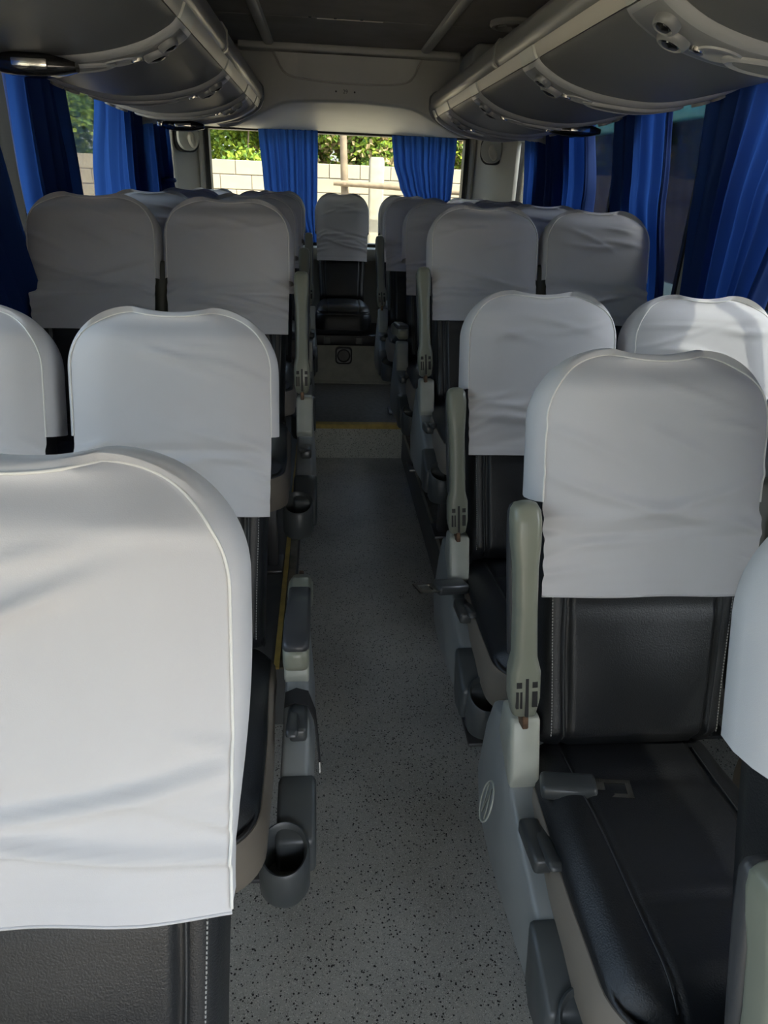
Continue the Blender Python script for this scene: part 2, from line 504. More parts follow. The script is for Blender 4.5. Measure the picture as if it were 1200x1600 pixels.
# printed seat count
tcv = bpy.data.curves.new('t', 'FONT'); tcv.body = '29'; tcv.size = .026; tcv.align_x = 'CENTER'
to = bpy.data.objects.new('t', tcv); COL.objects.link(to)
bpy.context.view_layer.update()
tm = bpy.data.meshes.new_from_object(to.evaluated_get(bpy.context.evaluated_depsgraph_get()))
bpy.data.objects.remove(to)
tm.materials.clear(); tm.materials.append(M['screen_txt'])
link('seat_number_print', tm, bk, loc=(.115, YB-.0025, 1.885), rot=(PI/2, 0, 0))
for x in (.065, .165):
    obj('screw', xf(lathe([(0, -.003), (.004, -.002), (.005, 0)], 8), lambda a, b, c, x=x: (x+a, YB+c-.001, 1.893+b)), 'black', bk)
# duct covers in the upper corners
for sg in (-1, 1):
    pr = [(XC+sg*.60, 1.86), (XC+sg*.595, 2.05), (XC+sg*.62, CEIL-.005), (XC+sg*1.1, CEIL-.005), (XC+sg*1.1, 1.86)]
    h = obj('duct_cover', prism(pr, 3.93, YB+.03, 'y', bev=.02, seg=3), 'bulk', wr, angle=50)
    pr2 = [(XC+sg*.66, 1.88), (XC+sg*.66, 2.03), (XC+sg*1.05, 2.03), (XC+sg*1.05, 1.88)]
    obj('duct_panel', prism(pr2, 3.922, 3.94, 'y', bev=.006), 'wall', h, angle=50)
# sloped corner pillars beside the rear window
for sg, yw in ((-1, 5.33), (1, 5.05)):
    xw = XL if sg < 0 else XR
    xr_ = RWX0 if sg < 0 else RWX1
    pr = [(xw, yw), (xw+sg*.03, YREAR+.02), (xr_+sg*.03, YREAR+.02), (xr_+sg*.03, YREAR-.02), (xr_+sg*.055, YREAR-.035), (xw-sg*.03, yw+.05), (xw-sg*.03, yw)]
    cp = obj('corner_pillar', prism(pr, .6, 1.83, 'z', bev=.01, seg=2), 'wallr', wr, angle=40)
    lo = [(xr_+sg*.015, YREAR-.03), (xr_+sg*.035, YREAR-.055), (xr_+sg*.05, YREAR-.05), (xr_+sg*.05, YREAR-.02), (xr_+sg*.015, YREAR-.01)]
    obj('pillar_bead', prism(lo, .9, 1.80, 'z', bev=.004), 'wallr', cp, angle=40)
w5 = empty('window_5', ((RWX0+RWX1)/2, YREAR+.03, RWZ0))
tag(w5, 'wide rear window of the bus with black rubber frame', kind='structure')
def fr(x0, x1, z0, z1, y0, y1, t):
    return join(box(x0, x0+t, y0, y1, z0, z1), box(x1-t, x1, y0, y1, z0, z1), box(x0+t, x1-t, y0, y1, z0, z0+t), box(x0+t, x1-t, y0, y1, z1-t, z1))
cx, cy, cz = w5.location
def rel(VF, o): 
    c = o.location
    return [(a-c[0], b-c[1], d-c[2]) for a, b, d in VF[0]], VF[1]
obj('frame', rel(fr(RWX0-.005, RWX1+.005, RWZ0-.01, RWZ1+.01, YREAR-.03, YREAR+.07, .028), w5), 'frame', w5, smooth=False)
obj('pane', rel(box(RWX0+.01, RWX1-.01, YREAR+.035, YREAR+.041, RWZ0+.01, RWZ1-.01), w5), 'glass', w5, smooth=False)
obj('window_sill', rel(box(RWX0-.05, RWX1+.05, YREAR-.20, YREAR, RWZ0-.09, RWZ0-.005, .012), w5), 'wall', w5, angle=40)

# ------------------------------------------------------------------ side walls and windows
WZ0, WZ1 = .93, 1.83
def side(name, x, sg, piers, yend, label):
    y1 = YREAR
    parts = [box(min(x, x+sg*.035), max(x, x+sg*.035), YF, y1, -.3, WZ0), box(min(x, x+sg*.035), max(x, x+sg*.035), YF, y1, WZ1, CEIL+.1)]
    for a, b in piers:
        parts.append(box(min(x, x+sg*.035), max(x, x+sg*.035), a, b, WZ0, WZ1))
    w = obj(name, join(*parts), 'wall', smooth=False)
    tag(w, label, kind='structure')
    obj('sill_rail', box(min(x, x-sg*.025), max(x, x-sg*.025), YF, yend, WZ0-.06, WZ0, .006), 'wall', w, angle=40)
    obj('curtain_rail', tube([(x-sg*.04, YF, 1.805), (x-sg*.04, yend, 1.805)], .007, 8), 'frame', w)
    return w
piersL = [(YF, -1.3), (.50, .70), (1.85, 2.50), (2.72, 3.20), (4.02, 4.42), (4.56, 4.92), (5.36, YREAR)]  # piers hidden behind curtains are widened to keep the cloth dark
piersR = [(YF, -1.3), (.50, .70), (2.27, 2.55), (3.03, 3.33), (3.88, 4.40), (5.12, YREAR)]  # piers widened behind curtains so sun reaches only the front folds
wl = side('wall_left', XL, -1, piersL, 5.36, 'grey plastic side wall of the bus with windows towards the trees')
wrt = side('wall_right', XR, 1, piersR, 5.1, 'grey plastic side wall of the bus with windows towards the parked bus')
nwin = 6
def windows(x, sg, piers, gm):
    global nwin
    for i in range(len(piers)-1):
        a, b = piers[i][1], piers[i+1][0]
        nm = 'window_%d' % nwin; nwin += 1
        o = empty(nm, (x+sg*.03, (a+b)/2, WZ0))
        tag(o, 'side window %d with black rubber frame, counted from the front, in the wall towards the %s' % (i+1, 'trees' if sg < 0 else 'parked bus'), kind='structure')
        x0, x1 = sorted((x-sg*.008, x+sg*.038))
        t = .022
        V = join(box(x0, x1, a, a+t, WZ0, WZ1), box(x0, x1, b-t, b, WZ0, WZ1), box(x0, x1, a+t, b-t, WZ0, WZ0+t), box(x0, x1, a+t, b-t, WZ1-t, WZ1))
        obj('frame', rel(V, o), 'frame', o, smooth=False)
        xg = sorted((x+sg*.024, x+sg*.028))
        obj('pane', rel(box(xg[0], xg[1], a+.01, b-.01, WZ0+.01, WZ1-.01), o), gm, o, smooth=False)
        if b-a > 1.2:
            m_ = (a+b)/2+.1
            obj('sash_bar', rel(box(min(x+sg*.012, x+sg*.05), max(x+sg*.012, x+sg*.05), m_-.012, m_+.012, WZ0+.02, WZ1-.02), o), 'frame', o, smooth=False)
windows(XL, -1, piersL, 'glass')
windows(XR, 1, piersR, 'glass_r')
# front wall with its windscreen opening narrowed to limit front light, behind the photographer
wf = obj('wall_front', join(box(XL-.06, XR+.06, YF-.06, YF, -.3, .48), box(XL-.06, XR+.06, YF-.06, YF, 1.42, CEIL+.1), box(XL-.06, XL+.26, YF-.06, YF, .48, 1.42), box(XR-.20, XR+.06, YF-.06, YF, .48, 1.42)), 'wall', smooth=False)
tag(wf, 'grey front wall of the bus under the windscreen opening', kind='structure')

# ------------------------------------------------------------------ luggage racks
PROF = [(.462, 1.832), (.478, 1.798), (.505, 1.773), (.58, 1.738), (.70, 1.711), (.85, 1.702), (1.00, 1.727), (1.10, 1.764), (1.175, 1.806)]
T0 = .145      # where the bright strip ends and the vinyl panel starts
def rack_pt(sg, t, y, h=0.0):
    q = crom([(a, b, 0) for a, b in PROF], t)
    q2 = crom([(a, b, 0) for a, b in PROF], min(t+.004, .9999)); q1 = crom([(a, b, 0) for a, b in PROF], max(t-.004, 0))
    tx, tz = q2.x-q1.x, q2.y-q1.y
    L = math.hypot(tx, tz)+1e-9
    nx, nz = tz/L, -tx/L            # pointing down / inward
    return (XC+sg*(q.x+nx*h), y, q.y+nz*h)
def slab(sg, t0, t1, y0, y1, h0, h1, nt=24, ny=1, rim=0.0):
    """curved slab on the rack surface between heights h0 (inner) and h1 (outer)"""
    V = []; F = []
    def row(y, h, ta, tb):
        b = len(V)
        for i in range(nt+1):
            V.append(rack_pt(sg, ta+(tb-ta)*i/nt, y, h))
        return b
    dt = rim*.35
    rows = [row(y0, h0, t0, t1), row(y0+(.0), h1*.6+h0*.4, t0, t1), row(y0+rim, h1, t0+dt, t1-dt), row(y1-rim, h1, t0+dt, t1-dt), row(y1, h1*.6+h0*.4, t0, t1), row(y1, h0, t0, t1)]
    for r in range(len(rows)):
        a, b = rows[r], rows[(r+1) % len(rows)]
        for i in range(nt):
            F.append((a+i, a+i+1, b+i+1, b+i))
    F.append(tuple(rows)); F.append(tuple(r+nt for r in rows))
    return V, F
def oval(sg, tc, yc, rt, ry, prof, n=28):
    V = []; F = []
    for f, h in prof:
        for k in range(n):
            a = 2*PI*k/n
            V.append(rack_pt(sg, tc+rt*f*math.cos(a), yc+ry*f*math.sin(a), h))
    for i in range(len(prof)-1):
        for k in range(n):
            F.append((i*n+k, i*n+(k+1) % n, (i+1)*n+(k+1) % n, (i+1)*n+k))
    F.append(tuple(range((len(prof)-1)*n, len(prof)*n)))
    return V, F
def rack(sg, bands, yend, label):
    r = empty('luggage_rack', (XC+sg*1.17, 1.5, 1.80))
    tag(r, label, 'luggage rack', 'overhead luggage racks')
    def add(name, VF, m, parent=None, **k):
        o = obj(name, rel(VF, r), m, parent or r, **k)
        return o
    # shell: upper face of the rack
    add('shelf', slab(sg, .02, .995, YF+.02, yend, -.03, -.012, 30), 'rail')
    rp = [(.452, 1.835), (.446, 1.85), (.448, 1.885), (.462, 1.905), (.485, 1.905), (.50, 1.89), (.50, 1.84), (.475, 1.815)]
    js = [YF+.02, -.2, 1.05, 2.72, yend]
    for i in range(4):
        add('rail', prism([(XC+sg*a, b) for a, b in rp], js[i]+.003, js[i+1]-.003, 'y', bev=.005), 'rail', angle=45)
    for y in js[1:-1]:
        add('rail_joint', prism([(XC+sg*(a+(.004 if a > .47 else -.004)), b+(.004 if b > 1.86 else -.004)) for a, b in rp], y-.012, y+.012, 'y'), 'rail', angle=45)
    add('end_cap', prism([(XC+sg*a, b) for a, b in [(.44, 1.83), (.44, 1.89), (.47, 1.92), (.54, 1.92), (.70, 1.92), (.70, 1.705), (.58, 1.725), (.50, 1.76), (.46, 1.79)]], yend-.004, yend+.035, 'y', bev=.012), 'rail', angle=50)
    edges = [YF+.02] + [e for b in bands for e in b] + [yend]
    for i in range(0, len(edges), 2):
        a, b = edges[i], edges[i+1]
        if b-a < .03: continue
        add('rack_panel', slab(sg, T0, .995, a+.003, b-.003, -.014, .004, 30, rim=.004), 'rack', angle=50)
        add('rack_strip', slab(sg, .03, T0-.006, a+.002, b-.002, -.012, .006, 6, rim=.003), 'rackstrip', angle=50)
    for a, b in bands:
        m_ = (a+b)/2; w = b-a; hw = w/2
        p = add('service_panel', slab(sg, T0, .97, a, b, -.012, .016, 36, rim=.012), 'band', angle=60)
        add('rack_strip', slab(sg, .03, T0-.004, a, b, -.012, .010, 6, rim=.004), 'cap', angle=50)
        k = hw*.80
        if w > .08:
            # recessed tray, speaker, reading lamps, call button
            add('inset_tray', slab(sg, T0+.045, .90, a+.022, b-.022, .010, .0175, 36, rim=.004), 'band2', p, angle=60)
            add('speaker_ring', oval(sg, .585, m_, .13, k*.78, [(1.0, .016), (1.0, .022), (.93, .026), (.86, .022)]), 'band', p)
            add('speaker_grille', oval(sg, .585, m_, .112, k*.66, [(1.0, .017), (.95, .023), (.5, .026), (.05, .027)]), 'grille', p)
            add('speaker_crescent', oval(sg, .445, m_, .045, k*.62, [(1.0, .016), (.95, .021), (.75, .022), (.6, .018)]), 'band', p)
            for tt, yy in ((.285, -.34), (.345, .30)):
                l = add('reading_lamp', oval(sg, tt, m_+k*yy, .043, k*.46, [(1.0, .015), (.98, .024), (.85, .031), (.7, .033), (.62, .028)]), 'band2', p)
                add('lens', oval(sg, tt, m_+k*yy, .026, k*.29, [(1.0, .026), (.8, .033), (.1, .036)]), 'blackgloss', p)
            add('call_button', oval(sg, .405, m_+k*.2, .018, k*.16, [(1.0, .016), (.9, .024), (.1, .026)]), 'chrome', p)
            for tt in (.765, .82):
                add('air_nozzle', oval(sg, tt, m_, .026, k*.5, [(1.0, .016), (.95, .026), (.6, .027), (.45, .020)]), 'band2', p)
    return r
bl = [(-.45, -.27), (.42, .60), (1.17, 1.35), (2.00, 2.15), (2.83, 2.97), (3.50, 3.62), (3.94, 4.02)]
br = [(-.25, -.07), (.58, .76), (1.44, 1.62), (2.26, 2.41), (3.06, 3.20), (3.74, 3.87), (4.14, 4.21)]
rack(-1, bl, 4.16, 'curved dark overhead luggage rack along the wall towards the trees')
rack(1, br, 4.26, 'curved dark overhead luggage rack along the wall towards the parked bus')

# glossy black pods under the racks
def pod(sg, t, y, label):
    p = rack_pt(sg, t, y, .004)
    o = empty('rack_lamp', (p[0], p[1], p[2]+.004))
    tag(o, label, 'lamp', 'black pods under the racks')
    secs = []
    for k in range(9):
        f = k/8; x = -.105+.21*f
        s = math.sin(PI*min(max(f, .04), .96))**.45
        secs.append([(x, a*s, -.022-.004+b*s+.0) for a, b in rrect(.085, .050, .022, 4)])
    obj('housing', loft(secs), 'blackgloss', o)
    obj('clip', box(-.118, -.085, -.022, .022, -.034, -.006, .006), 'chrome', o, angle=40)
    obj('lamp_lens', box(-.03, .05, -.046, -.036, -.034, -.016, .004), 'chrome', o, angle=40)
pod(-1, .60, 1.97, 'glossy black lamp pod under the tree-side rack, beside the foremost curtains')
pod(-1, .60, 3.88, 'glossy black lamp pod under the tree-side rack, near the rear corner pillar')
pod(1, .66, 3.12, 'glossy black lamp pod under the rack on the parked-bus side')

# oval corner lamps on the rear pillars
for sg, x, y, z, lb in ((-1, -.93, 5.40, 1.70, 'grey oval corner lamp on the rear pillar towards the trees'), (1, 1.17, 5.30, 1.70, 'grey oval corner lamp on the rear pillar towards the parked bus')):
    o = empty('corner_lamp', (x, y, z))
    tag(o, lb, 'lamp', 'oval corner lamps')
    def ov(w, h, yy): return [(a, yy, b) for a, b in rrect(w, h, .07, 6)]
    obj('housing', loft([ov(.165, .17, .05), ov(.165, .17, .0), ov(.155, .16, -.018), ov(.13, .135, -.022)]), 'wall', o, angle=50)
    obj('rubber_ring', loft([ov(.185, .19, .045), ov(.185, .19, .005), ov(.165, .17, .0)]), 'frame', o, angle=50)
    obj('lamp_lens', xf(lathe([(.0, -.022), (.03, -.02), (.042, -.010), (.046, 0)], 24), lambda a, b, c: (a*.7+.02-b*.25, c-.022, b*1.1-.02)), 'rackstrip', o)
    o.rotation_euler = (0, 0, rad(-38 if sg > 0 else 40))

# ------------------------------------------------------------------ seats
REC = rad(17.2)
BL = .712                        # backrest length
def pad(hwf, v0, v1, rc, front, nu, nv, rings, vside=None, dip=0.0, taper=0.0):
    rows = []
    n1 = int(nv*.72)
    for j in range(n1+1):
        rows.append((v0+(v1-rc-v0)*j/n1, 0.0, 0.0))
    for j in range(1, nv-n1+1):
        a = PI/2*j/(nv-n1)
        rows.append((v1-rc+rc*math.sin(a), rc*(1-math.cos(a)), a))
    V = []; N = []
    for (v_, ins, a) in rows:
        hw = hwf(v_)-ins
        for i in range(nu+1):
            s = -1+2*i/nu
            x = s*hw
            z = v_ - dip*(1-(s*.9)**2)*smooth01((v_-(v1-.12))/.12)
            V.append((x, -front(x, v_, s), z))
    F = [(j*(nu+1)+i, j*(nu+1)+i+1, (j+1)*(nu+1)+i+1, (j+1)*(nu+1)+i) for j in range(len(rows)-1) for i in range(nu)]
    path = []
    js = [j for j in range(len(rows)) if vside is None or rows[j][0] >= vside]
    for j in js: path.append((j*(nu+1), -math.cos(rows[j][2]), math.sin(rows[j][2])))
    J = len(rows)-1
    for i in range(1, nu): path.append((J*(nu+1)+i, 0, 1))
    for j in reversed(js): path.append((j*(nu+1)+nu, math.cos(rows[j][2]), math.sin(rows[j][2])))
    prev = [p[0] for p in path]
    for o_, y_ in rings:
        cur = []
        for idx, nx, nz in path:
            b = V[idx]; cur.append(len(V))
            q = smooth01((b[2]-vside)/taper) if taper else 1.0
            V.append((b[0]+nx*o_*q, b[1]+(y_-b[1])*(.25+.75*q), b[2]+nz*o_))
        for k in range(len(path)-1):
            F.append((prev[k], prev[k+1], cur[k+1], cur[k]))
        prev = cur
    m_ = len(js)
    for k in range(m_-1):
        F.append((prev[k], prev[k+1], prev[-2-k], prev[-1-k]))
    F.append(tuple(prev[m_-1:len(prev)-m_+1]))
    if vside is None:   # close the bottom
        F.append(tuple(range(0, nu+1)) + (prev[-1], prev[0]))
    seam = [V[p[0]] for p in path]
    return V, F, seam

def g(x, w): return math.exp(-(x/w)**2)
def back_front(x, v_, s):
    ax = abs(x)
    xs_ = .128 + .012*math.sin(v_*5)
    y = .052
    y += .016*smooth01((ax-xs_)/.035)*(1-smooth01((ax-.165)/.05))
    y -= .036*max(0, (abs(s)-.72)/.28)**2
    y -= .009*g(ax-xs_, .0055)
    if ax < xs_:
        y -= .009*g(v_-.275, .006)
        y += .012*g(v_-.15, .10)*(1-(ax/xs_)**2)
    y -= .03*smooth01((.035-v_)/.035)
    y -= .06*smooth01((v_-(BL-.20))/.16)
    return y
def back_hw(v_): return .168 + .014*smooth01(v_/.45)
def make_backrest():
    V, F, seam = pad(back_hw, 0, BL-.03, .11, back_front, 84, 66, [(.004, -.012), (.006, .02), (.0, .045), (-.02, .052)])
    return V, F
def cover_variant(seed, hem, vs=.25):
    rnd = random.Random(seed)
    folds = []
    for k in range(5):
        folds.append((BL-rnd.uniform(.25, .37), rnd.uniform(-.25, .25), rnd.uniform(-.6, .6), rnd.uniform(.006, .014), rnd.uniform(.006, .012)*rnd.choice((1, 1, -1)), rnd.uniform(-.12, .12), rnd.uniform(.08, .2)))
    for k in range(4):
        folds.append((BL-rnd.uniform(.05, .15), rnd.uniform(-.5, .5), rnd.uniform(-1, 1), rnd.uniform(.006, .012), rnd.uniform(.004, .009), rnd.uniform(-.15, .15), rnd.uniform(.05, .10)))
    for sx in (-1, 1):
        for k in range(4):
            folds.append((BL-.28-.035*k+rnd.uniform(-.01, .01), -sx*rnd.uniform(.1, .6), 0, .008, rnd.uniform(.005, .010), sx*.20, rnd.uniform(.05, .09)))
    v0 = BL-hem
    ph = rnd.uniform(0, 6)
    def front(x, v_, s):
        up = BL-v_
        y = .072 + .010*g(up-.16, .13)*(1-s*s) - .006*smooth01((up-.27)/.1)
        y -= .020*max(0, (abs(s)-.55)/.45)**2*(1-.75*smooth01((up-.26)/.06))
        y -= .03*smooth01((.07-up)/.07)**2
        for (vc, sl, cv, w, A, xc_, xw) in folds:
            y += A*g((v_-vc-sl*(x-xc_)-cv*(x-xc_)**2), w)*g(x-xc_, xw)
        d = v_-v0
        y += .0035*math.sin(x*32+ph)*smooth01((.16-d)/.16)
        y -= .0012*g(d-.022, .003)
        return y
    def hw(v_):
        up = BL-v_
        return .197 - .004*smooth01((up-.27)/.15)
    V, F, seam = pad(hw, v0, BL+.004, .118, front, 56, 84, [(.009, -.040), (.013, -.012), (.012, .02), (.004, .055), (-.02, .062)], vside=BL-vs, dip=.012, taper=(.26 if vs > .3 else 0.0))
    # thickness for the hanging flap hem
    m = to_mesh('seat_cover', V, F, 'cover', True)
    st = tube([Vector(p)+Vector((0, -.001, 0)) for p in seam], .0017, 5)
    ms = to_mesh('cover_seam', st[0], st[1], 'seam', True)
    # lower hem strip
    hv = []
    for i in range(57):
        s = -1+2*i/56; x = s*hw(v0)
        hv.append(Vector((x, -front(x, v0, s), v0)))
    hm = tube(hv, .0016, 5)
    mh = to_mesh('hem', hm[0], hm[1], 'cover', True)
    return m, ms, mh

def cushion_front(x, v_, s):
    y = .030
    ax = abs(x)
    xs_ = .118 - .02*(v_-.2)
    y += .010*(1-s*s)
    y -= .026*max(0, (abs(s)-.75)/.25)**2
    y -= .05*max(0, (v_-.40)/.085)**2 if v_ > .40 else 0
    y -= .006*g(ax-xs_, .005)
    if ax < xs_: y -= .005*g(v_-.325, .006) + .004*g(v_-.09, .02)
    y += .008*g(v_-.2, .12)
    return y
def cush_hw(v_): return .180+.012*smooth01(v_/.3)
def build_protos():
    P = {}
    P['backrest'] = to_mesh('backrest', *make_backrest(), 'leather')
    # stitched seam lines on the bolsters
    pip = []
    for sx in (-1, 1):
        pts = []
        for k in range(40):
            v_ = .02+.45*k/39
            x = sx*(.128+.012*math.sin(v_*5)); pts.append((x+sx*.007, -back_front(x+sx*.007, v_, x/back_hw(v_))-.0005, v_))
        pip.append(tube(pts, .0013, 5))
    P['piping'] = [to_mesh('piping', *q, 'piping') for q in pip]
    dash = []
    for sx in (-1, 1):
        for k in range(75):
            v_ = .03+.42*k/74
            x = sx*(back_hw(v_)-.010); s = x/back_hw(v_)
            y = -back_front(x, v_, s)-.0008
            dash.append(box(x-.0008, x+.0008, y-.0006, y+.001, v_-.0017, v_+.0017))
    P['stitching'] = [to_mesh('stitching', *join(*dash[:75]), 'stitch', False), to_mesh('stitching', *join(*dash[75:]), 'stitch', False)]
    P['covers'] = [cover_variant(11+i, h, .435 if i == 6 else .25) for i, h in enumerate((.415, .41, .42, .405, .415, .41, .44, .445))]
    # cushion: pad built upright, laid down  (v -> -y, front -> +z)
    lay = lambda x, y, z: (x, -z, -y)
    V, F, seam = pad(cush_hw, -.02, .485, .085, cushion_front, 80, 60, [(.004, .0), (.004, .02), (.0, .045)])
    P['cushion'] = to_mesh('cushion', [lay(*v_) for v_ in V], F, 'leather')
    pts = []
    for sx in (-1, 1):
        q = []
        for k in range(40):
            v_ = .01+.45*k/39; x = sx*(.118-.02*(v_-.2)+.006)
            q.append(lay(x, -cushion_front(x, v_, x/.19)-.0006, v_))
        pts.append(tube(q, .0013, 5))
    P['cushion_piping'] = [to_mesh('cushion_piping', *q, 'piping') for q in pts]
    V, F, seam = pad(lambda v_: .186+.012*smooth01(v_/.3), -.03, .492, .09, lambda x, v_, s: -.018, 10, 30, [(.007, .03), (.010, .075), (.006, .115), (-.02, .122)])
    P['skirt'] = to_mesh('seat_skirt', [lay(*v_) for v_ in V], F, 'tan', angle=50)
    P['skirt_l'] = P['skirt'].copy(); P['skirt_l'].materials[0] = M['leather']
    # side console profile (y, z); the face towards the aisle flares out below
    def flare_(x, y, z):
        return (x - (.012*smooth01((.50-z)/.24) if x < 0 else 0), y, z)
    pr = [(.105, .52), (.04, .545), (-.045, .49), (-.065, .455), (-.15, .428), (-.31, .398), (-.345, .36), (-.352, .30), (-.31, .275), (-.22, .262), (-.05, .235), (.07, .245), (.125, .32), (.130, .44)]
    P['console'] = to_mesh('side_console', *xf(prism(pr, -.026, .026, bev=.010, seg=3), flare_), 'console', angle=55)
    pc = [(.045, .575), (-.012, .585), (-.022, .582), (-.066, .474), (-.062, .452), (-.03, .46), (.045, .50)]
    P['cap'] = to_mesh('console_cap', *prism(pc, -.0275, .0275, bev=.007, seg=2), 'cap', angle=55)
    pf = [(-.275, .408), (-.32, .402), (-.36, .385), (-.40, .37), (-.40, .285), (-.335, .272), (-.30, .30), (-.29, .35)]
    P['mount'] = to_mesh('cup_mount', *xf(prism(pf, -.0285, .0285, bev=.009, seg=2), lambda x, y, z: (x-(.016 if x < 0 else 0), y, z)), 'cup', angle=55)
    # cup holder with slanted rim
    R_ = .046
    prof = [(.0, .0), (R_*.86, .0), (R_, .014), (R_, 1.), (R_-.004, 1.004), (R_-.008, 1.), (R_-.009, .03), (.0, .022)]
    V, F = [], []
    n = 32
    for r_, z_ in prof:
        for k in range(n):
            a = 2*PI*k/n
            x, y = r_*math.cos(a), r_*math.sin(a)
            if z_ > .5: z = .102 + .42*y + (z_-1.0)
            else: z = z_
            V.append((x, y, z))
    for i in range(len(prof)-1):
        for k in range(n): F.append((i*n+k, i*n+(k+1) % n, (i+1)*n+(k+1) % n, (i+1)*n+k))
    P['cup'] = to_mesh('cup_holder', V, F, 'cup', angle=60)
    P['lever'] = to_mesh('recline_lever', *join(
        bevel(box(-.015, .012, -.045, .03, -.012, .012), .006, 2),
        bevel(prism([(.02, .008), (-.02, .016), (-.058, .020), (-.064, .010), (-.03, .0), (.02, -.004)], -.002, .016), .004, 2)), 'lever', angle=55)
    el = [(-.0345, .026*math.cos(a), .041*math.sin(a)) for a in [2*PI*k/36 for k in range(37)]]
    z1 = [(-.0345, -.012, -.03), (-.0345, -.006, .030), (-.0345, .006, -.026), (-.0345, .012, .032)]
    P['emblem'] = to_mesh('emblem', *join(tube(el, .0018, 6), tube(z1, .0018, 6)), 'cap')
    # armrest: upright, pivot at origin, pad behind
    secs = []
    prof = [(-.012, .030, .026), (-.006, .046, .042), (.03, .058, .050), (.085, .058, .050), (.115, .044, .048), (.20, .041, .048), (.29, .043, .049), (.335, .051, .051), (.375, .053, .052), (.395, .050, .048), (.406, .040, .036), (.410, .022, .020)]
    for z, w, d in prof:
        secs.append([(a, b-.004*math.sin(z*8), z) for a, b in rrect(w, d, .013, 4)])
    P['armrest'] = to_mesh('armrest', *loft(secs), 'olive', angle=70)
    P['armrest_d'] = to_mesh('armrest', *loft(secs), 'olive_d', angle=70)
    sp = []
    for z, w, d in [(.10, .040, .01), (.105, .050, .018), (.2, .052, .022), (.33, .054, .024), (.385, .052, .022), (.398, .046, .016), (.404, .03, .008)]:
        sp.append([(a, b+.024, z) for a, b in rrect(w, d, .008, 4)])
    P['arm_pad'] = to_mesh('armrest_pad', *loft(sp), 'pad', angle=70)
    sl = []
    for x0, x1, z0, z1_ in ((-.020, -.010, .056, .068), (.010, .020, .056, .068), (-.021, -.016, .014, .048), (-.013, -.009, .014, .048), (.010, .020, .016, .048), (-.003, .003, -.004, .075)):
        sl.append(box(x0, x1, -.0275, -.018, z0, z1_))
    P['slots'] = [to_mesh('slot', *b, 'black', False) for b in sl]
    P['hinge'] = to_mesh('hinge', *bevel(box(-.006, .006, -.02, .02, -.035, .01), .002, 1), 'rust', angle=40)
    P['rivet'] = to_mesh('rivet', *xf(lathe([(0, .003), (.0025, .0025), (.0035, 0)], 10), lambda a, b, c: (a, -c-.0225, b+.20)), 'rust')
    # legs
    P['leg'] = to_mesh('leg', *join(box(-.018, .018, -.02, .02, .012, .40, .004), box(-.035, .035, -.06, .06, 0, .014, .004)), 'metal', angle=40)
    P['crossbar'] = to_mesh('crossbar', *box(-.19, .19, -.018, .018, .34, .38, .004), 'metal', angle=40)
    # buckle
    P['buckle'] = to_mesh('belt_buckle', *join(bevel(box(-.018, .018, -.05, .03, -.011, .011), .006, 2)), 'lever', angle=50)
    tg = join(box(-.017, .017, -.10, -.092, -.0015, .0015), box(-.017, .017, -.062, -.048, -.0015, .0015), box(-.017, -.010, -.10, -.048, -.0015, .0015), box(.010, .017, -.10, -.048, -.0015, .0015))
    P['tongue'] = to_mesh('belt_tongue', *tg, 'chrome', False)
    return P
PR = build_protos()
SEATS = []
